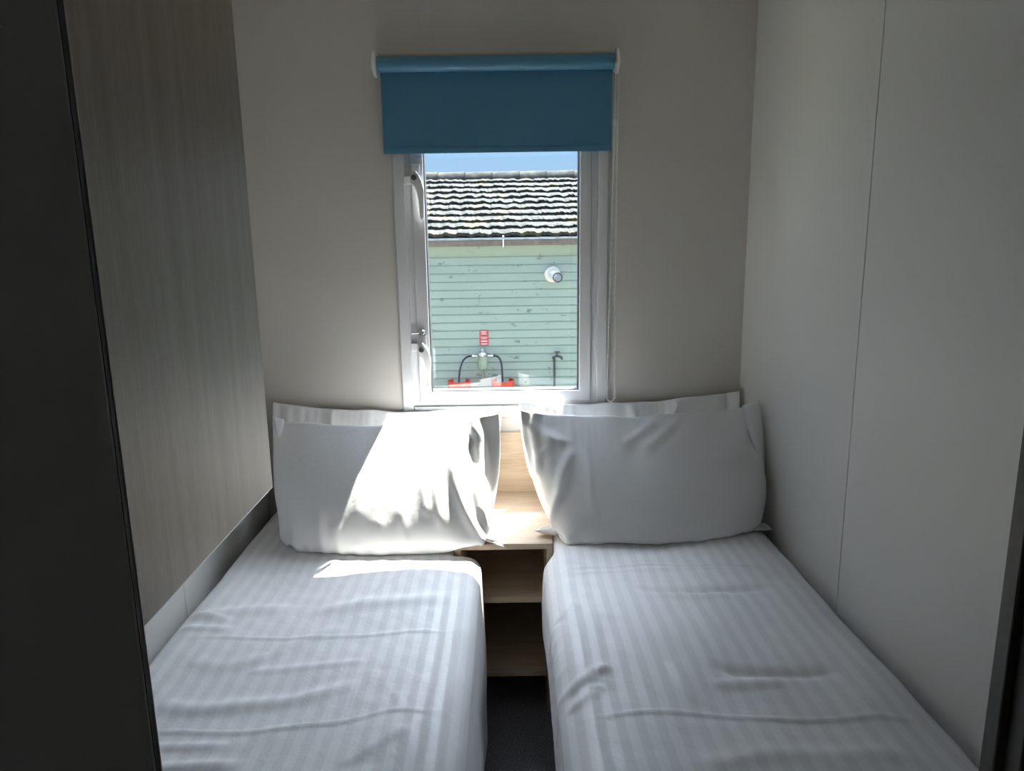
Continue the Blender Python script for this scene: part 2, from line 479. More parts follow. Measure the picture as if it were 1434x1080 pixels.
# cloth falls from the back of the tube, hem bar at the bottom
pf = [(RY + .0222, RZ - .002), (RY + .0230, RZ - .030), (RY + .0215, 1.70), (RY + .0190, 1.650)]
poly = pf + [(y + .0009, z) for y, z in reversed(pf)]
MB().prism(poly, 'X', BX0 + .003, BX1 - .002).build('cloth', M['blind'], bl, auto=30)
MB().box(BX0 + .003, BX1 - .002, RY + .0184, RY + .0206, 1.6325, 1.652, 0.0010, 2).build('hem_bar', M['blind'], bl, auto=40)
for sx, x in ((-1, BX0), (1, BX1)):
    b = MB()
    x0, x1 = sorted((x + sx * .0015, x + sx * .0105))
    # rounded side plate with a foot on the wall
    poly = []
    for k in range(25):
        a = math.pi * 2 * k / 24
        poly.append((RY - .004 + .034 * math.cos(a), RZ + .000 + .036 * math.sin(a)))
    b.prism(poly[:-1], 'X', x0 + (.002 if sx > 0 else .0), x1)
    b.box(x0, x1, RY, YB - .0005, RZ - .020, RZ + .032, 0.003, 2)
    x2, x3 = sorted((x + sx * .0105, x + sx * .018))
    b.lathe([(.021, x2), (.021, x2 + .004), (.015, x3)] if sx > 0 else [(.015, x2), (.021, x3 - .004), (.021, x3)], (0, RY, RZ), 'X', 28)
    b.build('bracket', M['white_plastic'], bl, auto=40)
MB().box(BX0 - .002, BX1 + .004, YB - .020, YB - .0005, 1.905, 1.921, 0.001, 1).build('batten', M['oak'], bl)
# bead chain: two strands from the right bracket to a loop near the sill
b = MB()
cx, cy = BX1 + .0065, RY - .024
top, bot, hw = RZ - .012, 0.872, .0088
path = []
z = top
Lp = top - bot
path.append
n = int(Lp / .0064)
def strand(s, t):
    # slightly swinging strands that open out towards the loop
    w_ = .004 + hw * (max(0, t) ** 1.6)
    return (cx + s * w_ - .010 * t + .004 * t * t, cy + .012 * t, top - Lp * t)
beads = [strand(-1, k / n) for k in range(n + 1)]
e0, e1 = strand(-1, 1.0), strand(1, 1.0)
mid = ((e0[0] + e1[0]) / 2, e0[1], e0[2])
r0 = (e1[0] - e0[0]) / 2
for k in range(1, 8):
    a = math.pi + math.pi * k / 8
    beads.append((mid[0] + r0 * math.cos(a), mid[1], mid[2] + r0 * 1.5 * math.sin(a)))
beads += [strand(1, k / n) for k in range(n, -1, -1)]
for q in beads:
    b.ball(q, .0030, 6, 5)
cord = beads[::3] + [beads[-1]]
b.tube(cord, .0006, 5)
ch = b.build('bead_chain', M['white_plastic'], bl, auto=80)
q = strand(-1, 0.165)
MB().lathe([(.0025, -.010), (.0045, -.006), (.0045, .006), (.0025, .010)], q, 'Z', 12).build('chain_connector', M['white_plastic'], ch, auto=40)

# ------------------------------------------------------------------ bedside shelf unit
sh = empty('bedside_shelf', (0.01, 2.17, 0), 'pale oak bedside shelf unit standing between the two beds under the window', 'shelf unit')
FX0, FX1, FY, FT = -0.165, 0.112, 1.952, 0.536
MB().box(FX0, FX1, FY, 2.397, FT - .017, FT, 0.001, 1).build('top', M['oak'], sh)
for x0, x1 in ((FX0, FX0 + .018), (FX1 - .018, FX1)):
    MB().box(x0, x1, FY + .004, 2.397, 0.0, FT - .0172, 0.001, 1).build('side_panel', M['oak_up'], sh)
for z in (.372, .138):
    MB().box(FX0 + .0185, FX1 - .0185, FY + .002, 2.385, z - .017, z, 0.001, 1).build('shelf', M['oak'], sh)
MB().box(FX0 + .0185, FX1 - .0185, 2.386, 2.396, 0.122, FT - .018).build('back_panel', M['wall'], sh)
hp = MB().box(-0.20, 0.20, 2.381, 2.3985, FT + .0006, 0.742, 0.001, 1).build('headboard_panel', M['oak'])
tag(hp, 'pale oak panel on the wall under the window, seen between the left and right pillows', 'wall panel')

# ------------------------------------------------------------------ wall cabinet over the left bed
cb = empty('wall_cabinet', (-0.645, 1.03, 0.885), 'grey brown wood overhead cabinet on the left wall above the bed', 'cabinet')
CX, CY0, CY1, CZ = -0.500, 0.532, 1.478, 0.882
c = MB()
c.box(XL + .001, CX - .020, CY1 - .018, CY1 - .001, CZ + .004, ZC - .002)
c.box(XL + .001, CX - .020, CY0, CY0 + .016, CZ + .004, ZC - .002)
c.box(XL + .001, CX - .020, CY0 + .016, CY1 - .018, CZ + .004, CZ + .020)
c.box(XL + .001, XL + .006, CY0 + .016, CY1 - .018, CZ + .020, ZC - .002)
c.build('carcass', M['greywood'], cb)
MB().box(CX - .0195, CX, CY0, CY1, CZ + .0022, ZC - .002, 0.0012, 2).build('door', M['greywood'], cb)
MB().box(CX - .0195, CX + .0004, CY0, CY1, CZ, CZ + .002, 0.0004, 1).build('edge_banding', M['edge'], cb)

# ------------------------------------------------------------------ beds: base + mattress, and the covers lying on them
def noise2(x, y, seeds):
    v = 0
    for a, fx, fy, ph in seeds:
        v = v + a * np.sin(fx * x + fy * y + ph)
    return v

def seedset(rng, n, f0, f1, amp):
    out = []
    for _ in range(n):
        f = rng.uniform(f0, f1); th = rng.uniform(0, 2 * math.pi)
        out.append((amp / math.sqrt(n), f * math.cos(th), f * math.sin(th), rng.uniform(0, 6.28)))
    return out

def poly_dist(X, Y, pts):
    """signed distance and parameter to a smoothed polyline (arrays)"""
    P = np.array(pts, float)
    for _ in range(3):                                   # Chaikin smoothing
        if len(P) < 3: break
        Q = [P[0]]
        for a, b_ in zip(P[:-1], P[1:]):
            Q += [a * .75 + b_ * .25, a * .25 + b_ * .75]
        Q.append(P[-1]); P = np.array(Q)
    L = np.concatenate([[0], np.cumsum(np.linalg.norm(np.diff(P, axis=0), axis=1))])
    best = np.full(X.shape, 9.0); sg = np.zeros(X.shape); par = np.zeros(X.shape)
    for i in range(len(P) - 1):
        a, d = P[i], P[i + 1] - P[i]
        l2 = max(d @ d, 1e-9)
        t = np.clip(((X - a[0]) * d[0] + (Y - a[1]) * d[1]) / l2, 0, 1)
        dx, dy = X - a[0] - t * d[0], Y - a[1] - t * d[1]
        ds = np.hypot(dx, dy)
        s = np.sign(d[0] * dy - d[1] * dx)
        m = ds < best
        best = np.where(m, ds, best); sg = np.where(m, s, sg); par = np.where(m, (L[i] + t * math.sqrt(l2)) / L[-1], par)
    return best * sg, par

def ridge(X, Y, pts, amp, wid, step=0.0, stepw=0.03):
    d, t = poly_dist(X, Y, pts)
    fade = np.clip(np.minimum(t, 1 - t) / 0.18, 0, 1)
    fade = fade * fade * (3 - 2 * fade)
    h = amp * np.exp(-(d / wid) ** 2)
    if step:
        h = h + step * np.exp(-np.abs(d) / stepw) * np.sign(d)
    return h * fade

L_RIDGES = [
    ([(-.75, 1.515), (-.70, 1.521), (-.495, 1.505), (-.388, 1.522), (-.305, 1.525), (-.24, 1.542), (-.166, 1.544), (-.112, 1.50)], .0020, .0050, .0006, .03),
    ([(-.72, 1.212), (-.60, 1.205), (-.499, 1.199), (-.412, 1.211), (-.322, 1.219), (-.265, 1.236), (-.229, 1.246), (-.191, 1.241), (-.129, 1.232), (-.092, 1.19)], .0021, .0055, .0007, .03),
    ([(-.56, 1.41), (-.468, 1.504), (-.39, 1.57)], .0045, .016, 0, 0),
    ([(-.565, 1.388), (-.44, 1.402), (-.30, 1.425)], .0028, .012, 0, 0),
    ([(-.72, 1.300), (-.626, 1.263), (-.506, 1.287), (-.424, 1.289), (-.355, 1.323), (-.30, 1.36)], .0065, .020, 0, 0),
    ([(-.72, 1.165), (-.628, 1.162), (-.50, 1.166)], .0055, .012, 0, 0),
    ([(-.70, 1.10), (-.595, 1.109), (-.46, 1.118)], .0055, .012, 0, 0),
    ([(-.76, 1.60), (-.726, 1.627), (-.657, 1.648), (-.53, 1.651)], .0075, .026, 0, 0),
    ([(-.50, 1.620), (-.36, 1.665), (-.238, 1.671), (-.13, 1.70)], .0065, .024, 0, 0),
    ([(-.39, 1.60), (-.324, 1.752), (-.24, 1.85)], .0045, .016, 0, 0),
    ([(-.785, 1.634), (-.66, 1.59)], .006, .014, 0, 0),
    ([(-.785, 1.57), (-.64, 1.55)], .005, .012, 0, 0),
    ([(-.235, 1.31), (-.215, 1.245)], .0018, .008, 0, 0),
    ([(-.60, 1.02), (-.40, 1.04), (-.2, 1.09)], .005, .02, 0, 0),
    ([(-.30, 1.09), (-.23, 1.16), (-.19, 1.20)], .004, .012, 0, 0),
    ([(-.15, 1.14), (-.12, 1.40), (-.13, 1.62)], .0045, .016, 0, 0),
    ([(-.70, 1.44), (-.63, 1.40), (-.52, 1.44)], .004, .022, 0, 0),
]
R_RIDGES = [
    ([(.088, 1.70), (.12, 1.77), (.174, 1.797), (.30, 1.80), (.40, 1.799), (.537, 1.774), (.664, 1.78)], .0015, .0050, .0005, .03),
    ([(.09, 1.72), (.13, 1.755), (.20, 1.775), (.40, 1.775), (.60, 1.76)], .0015, .006, 0, 0),
    ([(.092, 1.09), (.144, 1.156), (.226, 1.173), (.361, 1.151), (.454, 1.139), (.558, 1.129), (.621, 1.135), (.75, 1.132)], .0026, .0055, .0007, .03),
    ([(.27, 1.685), (.328, 1.662), (.429, 1.632), (.547, 1.636), (.64, 1.66)], -.0075, .016, 0, 0),
    ([(.33, 1.635), (.429, 1.600), (.52, 1.612)], .0055, .018, 0, 0),
    ([(.37, 1.315), (.402, 1.298), (.436, 1.280), (.557, 1.280), (.63, 1.286)], -.0085, .016, 0, 0),
    ([(.36, 1.25), (.42, 1.246), (.52, 1.25)], .0062, .016, 0, 0),
    ([(.305, 1.33), (.332, 1.18)], .004, .013, 0, 0),
    ([(.345, 1.52), (.38, 1.36), (.405, 1.26)], .004, .014, 0, 0),
    ([(.405, 1.60), (.425, 1.44), (.46, 1.32)], .003, .014, 0, 0),
    ([(.098, 1.53), (.15, 1.61)], .006, .010, 0, 0),
    ([(.092, 1.245), (.135, 1.285), (.19, 1.32)], .008, .012, 0, 0),
    ([(.10, 1.195), (.165, 1.262)], .0065, .011, 0, 0),
    ([(.60, 1.05), (.65, 1.20), (.66, 1.45)], .003, .03, 0, 0),
    ([(.25, 1.02), (.45, 1.05), (.66, 1.03)], .004, .02, 0, 0),
]

def bed_top(side, x, y):
    """resting height of the cover under the pillows"""
    return (0.508 if side < 0 else 0.540) + 0 * x

def make_cover(side):
    rng = np.random.default_rng(5 if side < 0 else 9)
    big = seedset(rng, 7, 5, 14, .006)
    med = seedset(rng, 10, 18, 45, .0016)
    fin = seedset(rng, 12, 60, 130, .0004)
    ny, y0, y1 = 400, 0.56, 2.36
    # cross-section from the wall to the hem by the gap, as (distance from wall, height)
    z_top = 0.508 if side < 0 else 0.540
    xw = -.797 if side < 0 else XR - .012
    xe = -0.094 if side < 0 else 0.088
    width = abs(xe - xw)
    sec = [(0.0, -.14), (.0, -.10), (.001, -.06), (.004, -.035), (.012, -.016), (.026, -.005), (.05, 0.0)]
    sec += [(u, 0.0) for u in np.linspace(.06, width - .07, 92)]
    rr = .040 if side < 0 else .055
    for k in range(1, 15):
        a = (math.pi / 2) * k / 14
        sec.append((width - rr + rr * math.sin(a), -(rr - rr * math.cos(a))))
    zb = z_top - .055
    for k in range(1, 42):
        t = k / 41
        sec.append((width, -rr - t * (zb - rr + .02)))
    sec = np.array(sec)
    arc = np.concatenate([[0], np.cumsum(np.linalg.norm(np.diff(sec, axis=0), axis=1))])
    ns = len(sec)
    ys = np.linspace(y0, y1, ny)
    U = np.repeat(sec[:, 0][:, None], ny, 1); Z = np.repeat(sec[:, 1][:, None], ny, 1)
    Y = np.repeat(ys[None, :], ns, 0)
    sgn = 1 if side < 0 else -1
    X = xw + sgn * U
    down = np.clip((-Z - .03) / .35, 0, 1) * (U > width * .6)          # 0 on top, 1 far down the hanging side
    top = np.clip(1 + Z / .05, 0, 1)
    under = np.clip((Y - 1.86) / .10, 0, 1)                            # flattened where the pillows rest
    zt = z_top + (0.0 if side < 0 else .030 * np.clip((1.75 - Y) / .8, 0, 1))
    # crowned mattress
    crown = (-.004 if side < 0 else -.010) * np.clip((np.abs(U / width - .5) * 2), 0, 1) ** 3
    H = noise2(X, Y, big) * (1 - .7 * under) + noise2(X, Y, med) * (1 - .6 * under) + noise2(X, Y, fin)
    for pts, a, wd, st, sw in (L_RIDGES if side < 0 else R_RIDGES):
        Hs = ridge(X, Y, pts, a, wd, st, sw or .03)
        H = H + Hs * (1 - .9 * down)
    Zf = zt + Z + crown * top + H * np.clip(top + .25, 0, 1)
    # the hanging side: soft vertical folds, bulging a little at the mattress edge
    folds = seedset(rng, 9, 10, 34, 1.0)
    f = sum(a * np.sin(abs(fx) * Y + .8 * fy * Z + ph) for a, fx, fy, ph in folds)
    if side < 0:
        out = down * (.004 + .006 * f) + .004 * np.sin(np.clip(down, 0, 1) * 3.1)
    else:
        # tucked back lower down
        out = down * .004 * f - .034 * np.clip((-Z - .22) / .25, 0, 1) + .006 * np.sin(np.clip((-Z) / .28, 0, 1) * math.pi)
        for k, yy in enumerate((1.50, 1.44, 1.38, 1.31, 1.24)):
            out = out + .0028 * np.exp(-((Y - yy - .35 * (Z + .10)) / .012) ** 2) * np.clip(-Z / .05, 0, 1) * np.clip(1 - (-Z - .05) / .2, 0, 1)
    # the overhang stops short of the shelf unit
    back = np.clip((Y - (1.932 if side < 0 else 1.86)) / (.012 if side < 0 else .07), 0, 1)
    back = back * back * (3 - 2 * back)
    lim = (-0.172 if side < 0 else 0.118)
    X = X + sgn * out * (U > width * .5)
    Xl = np.minimum(X, lim) if side < 0 else np.maximum(X, lim)
    X = X * (1 - back) + Xl * back
    zmin = .03 + .008 * f if side < 0 else .045 + .20 * np.clip((Y - 1.62) / .30, 0, 1) + .01 * f
    Zf = np.maximum(Zf, np.where(U >= width - .001, zmin, -1))
    V = np.stack([X, Y, Zf], -1).reshape(-1, 3)
    faces, uvs = [], []
    for i in range(ns - 1):
        for j in range(ny - 1):
            q = (i * ny + j, (i + 1) * ny + j, (i + 1) * ny + j + 1, i * ny + j + 1)
            faces.append(q if side > 0 else q[::-1])
    me = bpy.data.meshes.new('bed_cover')
    me.from_pydata(V.tolist(), [], faces)
    uvl = me.uv_layers.new(name='UVMap')
    A = np.repeat(arc[:, None], ny, 1).reshape(-1); Yf = Y.reshape(-1)
    li = np.zeros(len(me.loops), dtype=np.int32); me.loops.foreach_get('vertex_index', li)
    uv = np.stack([A[li], Yf[li]], -1).astype(np.float32)
    uvl.data.foreach_set('uv', uv.reshape(-1))
    lab = ('white satin striped bed cover with a sunlit patch, on the left bed' if side < 0 else
           'white satin striped bed cover in full shade, on the right bed by the panelled wall')
    o = link_mesh('bed_cover', me, M['sheet'], None, True)
    tag(o, lab, 'bed cover', 'white striped bed covers')
    s = o.modifiers.new('Thickness', 'SOLIDIFY'); s.thickness = .004; s.offset = -1
    return o

def make_bed(side):
    x0, x1 = (-.775, -0.190) if side < 0 else (0.150, XR - .02)
    lab = ('left single bed, its base and mattress mostly hidden under the draped white cover' if side < 0 else
           'right single bed, dark base just showing beside the shelf unit')
    bd = empty('single_bed', ((x0 + x1) / 2, 1.47, 0), lab, 'bed', 'twin single beds')
    zt = (0.508 if side < 0 else 0.540) - .045
    MB().box(x0 + .005, x1 - .005, 0.62, 2.37, 0.0, .26, 0.006, 2).build('base', M['bedbase'], bd)
    MB().box(x0, x1, 0.60, 2.375, .2605, zt, 0.04, 5).build('mattress', M['mattress'], bd, auto=60)
for s in (-1, 1):
    make_bed(s); make_cover(s)

# ------------------------------------------------------------------ pillows: two cloth sheets sewn at the rim, filled, settled on bed and wall
def relax(a, b, rest, k):
    d = b - a
    l = np.sqrt((d * d).sum(-1, keepdims=True)) + 1e-9
    c = d * (.5 * k * (l - rest) / l)
    a += c; b -= c

def sim_pillow(seed, corners, size, vol, side, wall, flap=None, pins=(), nu=78, nv=52, steps=150, iters=10, grav=.8, bulge=.05, dip=.03, loose=None):
    """corners: BL, BR, TL, TR world points of the flat case; flap: (which end, width) left empty of filling"""
    rng = np.random.default_rng(seed)
    BL, BR, TL, TR = [np.array(c, float) for c in corners]
    W_, H_ = size
    du, dv = W_ / (nu - 1), H_ / (nv - 1)
    u = np.linspace(0, 1, nu)[:, None, None]; v = np.linspace(0, 1, nv)[None, :, None]
    base = (BL * (1 - u) + BR * u) * (1 - v) + (TL * (1 - u) + TR * u) * v
    nrm = np.cross(BR - BL, TL - BL); nrm /= np.linalg.norm(nrm)      # front, towards the room
    prof = (np.sin(math.pi * u) ** .5 * np.sin(math.pi * v) ** .5)
    P = np.stack([base + nrm * prof * bulge, base - nrm * prof * bulge * .4])
    P += rng.normal(size=P.shape) * .0012 * prof
    V = np.zeros_like(P)
    # cloth is a little longer in places, which gathers into folds
    gu, gv = np.meshgrid(np.linspace(0, 1, nu), np.linspace(0, 1, nv), indexing='ij')
    ex = .012 + .010 * np.sin(gu * 9 + seed) * np.sin(gv * 7 + 2 * seed)
    if loose: ex = ex + loose(gu, gv)
    ru = (du * (1 + ex[:-1]))[None, :, :, None]
    rv = np.swapaxes((dv * (1 + .4 * ex[:, :-1])), 0, 1)[None, :, :, None]
    uu = np.repeat(np.linspace(0, W_, nu)[:, None], nv, 1); vv = np.repeat(np.linspace(0, H_, nv)[None, :], nu, 0)
    fill = np.ones((nu, nv))
    if flap:
        e, wf = flap
        dd = uu if e == 'L' else W_ - uu
        fill = np.clip((dd - wf * (.75 + .5 * np.sin(vv * 17 + seed) * .4)) / .05, 0, 1)
    fill = fill[None, :, :, None]
    dt = 1 / 60
    diag = math.hypot(du, dv)
    pin = {'BL': (0, 0, BL), 'BR': (-1, 0, BR), 'TL': (0, -1, TL), 'TR': (-1, -1, TR)}
    def normals():
        gu = np.gradient(P, axis=1); gv = np.gradient(P, axis=2)
        n = np.cross(gu, gv)
        return n
    for st in range(steps):
        n = normals()
        n[1] *= -1
        area = np.sqrt((n * n).sum(-1, keepdims=True)) + 1e-12
        volume = float(((P - P.mean((0, 1, 2))) * n).sum() / 3)
        pr = np.clip((vol - volume) / vol, -.3, 1) * 130
        acc = n / area * pr * fill
        acc[..., 2] -= grav
        V += acc * dt
        V *= .93 if st < steps * .8 else .85
        P0 = P.copy()
        P += V * dt
        for it in range(iters):
            for ax, r in ((1, ru), (2, rv)):
                Q = np.swapaxes(P, 1, ax)
                for o in (0, 1):
                    m = (Q.shape[1] - o) // 2
                    relax(Q[:, o:o + 2 * m:2], Q[:, o + 1:o + 1 + 2 * m:2], r[:, o:o + 2 * m:2], .95)
                relax(Q[:, :-2], Q[:, 2:], r[:, :-1] + r[:, 1:], .04)
            relax(P[:, :-1, :-1], P[:, 1:, 1:], diag, .12)
            relax(P[:, 1:, :-1], P[:, :-1, 1:], diag, .12)
            # sewn rim
            for sl in ((slice(None), 0), (slice(None), -1), (0, slice(None)), (-1, slice(None))):
                m = (P[(0,) + sl] + P[(1,) + sl]) / 2
                P[(0,) + sl] = m; P[(1,) + sl] = m
            uu1 = np.linspace(0, 1, nu)[:, None]
            for s in (0, 1):
                rim = TL * (1 - uu1) + TR * uu1
                rim = rim + np.array([0, .5, -1.0]) * (dip * np.sin(math.pi * uu1) ** .6 + np.sin(math.pi * uu1) * (.004 * np.sin(uu1 * 19 + 3 * seed) + (.003) * np.sin(uu1 * 37 + seed)))
                P[s, :, -1, 1:] += (rim[:, 1:] - P[s, :, -1, 1:]) * .12
            for k in pins:
                i, j, tgt = pin[k[0]]
                tg = np.array(k[1]) if len(k) > 1 else tgt
                for s in (0, 1):
                    P[s, i, j] += (tg - P[s, i, j]) * .3
            if it % 3 == 2 or it == iters - 1:
                # front and back do not cross
                d = P[0] - P[1]
                g = (d * nrm).sum(-1)
                fix = np.clip(.002 - g, 0, None)[..., None] * nrm * .5
                fix[0] = 0; fix[-1] = 0; fix[:, 0] = 0; fix[:, -1] = 0
                P[0] += fix; P[1] -= fix
                # bed, shelf top, walls, the pillow behind
                edge = (P[..., 0] < -.150) if side < 0 else (P[..., 0] > .095)
                zmin = np.where(edge, (.508 if side < 0 else .540) + .003, np.where(P[..., 1] > FY - .004, FT + .003, .40))
                pen = zmin - P[..., 2]
                hit = pen > 0
                P[..., 2] = np.where(hit, zmin, P[..., 2])
                for c in (0, 1):
                    P[..., c] = np.where(hit, P0[..., c] * .8 + P[..., c] * .2, P[..., c])
                if side < 0: P[..., 0] = np.maximum(P[..., 0], XL + .004)
                else: P[..., 0] = np.minimum(P[..., 0], XR - .004)
                lim = wall(P[..., 0], P[..., 2])
                hy = P[..., 1] > lim
                P[..., 1] = np.where(hy, lim, P[..., 1])
        V = (P - P0) / dt
    return P

def flat_wall(x, z):
    y = np.full(x.shape, YB - .004)
    # the window trim and the oak upstand stand proud of the wall
    y = np.where((z > .785) & (x > -.36) & (x < .32), YB - .021, y)
    y = np.where((z < .75) & (x > -.205) & (x < .205), 2.376, y)
    return y

def front_of(P, n=90):
    """height field of a settled pillow's front, used as the surface the next pillow leans on"""
    pts = P.reshape(-1, 3)
    gx0, gx1, gz0, gz1 = -.85, .85, .45, 1.0
    nx, nz = 170, 56
    F = np.full((nx, nz), 9.0)
    # densify
    D = [P[0]]
    a = P[0]
    for s in (.33, .66):
        D.append(a[:-1] * (1 - s) + a[1:] * s)
    pts = np.concatenate([d.reshape(-1, 3) for d in D])
    ix = np.clip(((pts[:, 0] - gx0) / (gx1 - gx0) * (nx - 1)).round().astype(int), 0, nx - 1)
    iz = np.clip(((pts[:, 2] - gz0) / (gz1 - gz0) * (nz - 1)).round().astype(int), 0, nz - 1)
    np.minimum.at(F, (ix, iz), pts[:, 1])
    for _ in range(2):
        G = F.copy()
        G[1:] = np.minimum(G[1:], F[:-1] + .006); G[:-1] = np.minimum(G[:-1], F[1:] + .006)
        G[:, 1:] = np.minimum(G[:, 1:], F[:, :-1] + .006); G[:, :-1] = np.minimum(G[:, :-1], F[:, 1:] + .006)
        F = G
    def f(x, z):
        ix = np.clip(((x - gx0) / (gx1 - gx0) * (nx - 1)), 0, nx - 1.001)
        iz = np.clip(((z - gz0) / (gz1 - gz0) * (nz - 1)), 0, nz - 1.001)
        i, j = ix.astype(int), iz.astype(int)
        a, b_ = ix - i, iz - j
        y = (F[i, j] * (1 - a) * (1 - b_) + F[i + 1, j] * a * (1 - b_) + F[i, j + 1] * (1 - a) * b_ + F[i + 1, j + 1] * a * b_)
        return np.minimum(flat_wall(x, z), y - .006)
    return f

def pillow_object(P, label):
    nu, nv = P.shape[1:3]
    idx = np.zeros((2, nu, nv), int)
    verts = []
    for s in (0, 1):
        for i in range(nu):
            for j in range(nv):
                rim = i in (0, nu - 1) or j in (0, nv - 1)
                if s == 1 and rim:
                    idx[1, i, j] = idx[0, i, j]
                else:
                    idx[s, i, j] = len(verts); verts.append(P[s, i, j])
    faces = []
    for i in range(nu - 1):
        for j in range(nv - 1):
            q = (idx[0, i, j], idx[0, i + 1, j], idx[0, i + 1, j + 1], idx[0, i, j + 1])
            faces.append(q)
            faces.append((idx[1, i, j], idx[1, i, j + 1], idx[1, i + 1, j + 1], idx[1, i + 1, j]))
    me = bpy.data.meshes.new('pillow')
    me.from_pydata([tuple(map(float, v)) for v in verts], [], [tuple(map(int, q)) for q in faces])
    o = link_mesh('pillow', me, M['pillow'], None, True)
    m = o.modifiers.new('Smooth cloth', 'SUBSURF'); m.levels = 1; m.render_levels = 1
    return tag(o, label, 'pillow', 'white bed pillows')

def crease(P, size, lines):
    """soft creases pressed into the front sheet; lines: ([(u, v)...] in 0..1, height, width)"""
    nu, nv = P.shape[1:3]
    U, Vv = np.meshgrid(np.linspace(0, size[0], nu), np.linspace(0, size[1], nv), indexing='ij')
    n = np.cross(np.gradient(P[0], axis=0), np.gradient(P[0], axis=1))
    n /= np.sqrt((n * n).sum(-1, keepdims=True)) + 1e-9
    h = np.zeros((nu, nv))
    for pts, a, wd in lines:
        q = [(u * size[0], v * size[1]) for u, v in pts]
        h += ridge(U, Vv, q, a * 1.5, wd)
    h[0] = h[-1] = 0; h[:, 0] = h[:, -1] = 0
    P[0] += n * h[..., None]

SZ = (.78, .49)
PL = sim_pillow(1, [(-.775, 2.22, .53), (-.05, 2.22, .55), (-.772, 2.35, .878), (-.03, 2.35, .850)], (.765, .46), .0215, -1, flat_wall,
                pins=(('TL',), ('TR',)), dip=.03)
crease(PL, SZ, [([(.25, 1), (.27, .8)], .006, .012), ([(.5, 1), (.47, .82)], .005, .012), ([(.7, .98), (.74, .8)], .006, .012)])
pillow_object(PL, 'white pillow against the wall behind the sunlit front pillow on the left bed')
PF = sim_pillow(2, [(-.783, 2.085, .515), (-.02, 2.03, .545), (-.705, 2.145, .884), (-.035, 2.135, .880)], (.80, .485), .0345, -1, front_of(PL), flap=('R', .045),
                pins=(('TL',), ('TR',), ('BR', (-.008, 1.925, .530))), dip=.042, loose=lambda a, b: .06 * np.clip((a - .6) / .15, 0, 1) + .02 * np.clip((.5 - b) / .3, 0, 1))
crease(PF, SZ, [([(.72, .80), (.735, .6), (.755, .34)], .006, .010), ([(.78, .84), (.81, .52), (.88, .28), (.98, .06)], .009, .012),
                ([(.85, .82), (.87, .55), (.92, .25)], .008, .010), ([(.88, .5), (.94, .2)], .007, .008), ([(.69, .64), (.71, .42)], .005, .010),
                ([(.47, .70), (.475, .40)], .003, .016), ([(.23, .5), (.24, .3), (.27, .10)], .005, .012), ([(.33, .5), (.35, .25), (.36, .1)], .004, .012),
                ([(.39, .42), (.42, .12)], .005, .012), ([(.55, .45), (.54, .15)], .004, .014), ([(.10, .7), (.10, .1)], .0025, .005),
                ([(.90, .97), (.95, .8), (.94, .5)], .005, .014), ([(.62, .5), (.64, .2)], .004, .012),
                ([(.46, .3), (.5, .08)], .004, .01), ([(.30, .30), (.28, .06)], .004, .01)])
pillow_object(PF, 'sunlit white front pillow on the left bed with a trailing open corner')
PR = sim_pillow(3, [(.06, 2.22, .55), (.745, 2.22, .55), (.024, 2.335, .870), (.742, 2.355, .893)], (.745, .46), .0215, 1, flat_wall,
                pins=(('TL',), ('TR',)), dip=.03)
crease(PR, SZ, [([(.5, 1), (.52, .8)], .005, .012), ([(.72, .98), (.66, .82)], .006, .012), ([(.15, 1), (.2, .8)], .006, .012)])
pillow_object(PR, 'white pillow against the wall behind the front pillow on the right bed')
PQ = sim_pillow(4, [(.055, 2.085, .548), (.752, 2.085, .548), (.026, 2.135, .890), (.735, 2.145, .905)], (.785, .485), .0340, 1, front_of(PR), flap=('L', .05),
                pins=(('TL',), ('TR',), ('BL', (.050, 2.0, .555)), ('BR', (.752, 2.0, .552))), dip=.042)
crease(PQ, SZ, [([(.25, .82), (.26, .55), (.275, .28)], .003, .006), ([(.06, .2), (.11, .4), (.18, .6)], .007, .012), ([(.10, .12), (.2, .22), (.36, .26)], .006, .014),
                ([(.26, .3), (.31, .08)], .005, .010), ([(-.05, .98), (.08, .86), (.20, .80)], .004, .016), ([(.47, .78), (.53, .84), (.61, .95)], .004, .012),
                ([(.38, .80), (.46, .88), (.54, .97)], .004, .012), ([(.38, .40), (.44, .32), (.51, .18)], .004, .012), ([(.18, .28), (.21, .08)], .005, .010),
                ([(.93, .95), (.95, .75), (.97, .35)], .006, .010), ([(.05, .6), (.09, .8)], .006, .012), ([(.6, .3), (.68, .1)], .003, .014), ([(.13, .5), (.2, .78)], .004, .012)])
pillow_object(PQ, 'plump white front pillow on the right bed, mostly in shade')

# ------------------------------------------------------------------ outside: the neighbouring caravan, gas gear, ground
NY = 7.0
GZ = -1.215
MB().box(-14, 14, YB + .9, 22, GZ - .1, GZ).build('ground', M['ground'])['kind'] = 'structure'
nb = empty('neighbouring_caravan', (0, NY + 1.8, GZ), 'pale green clad caravan with a lichened tiled roof seen through the window', 'caravan')
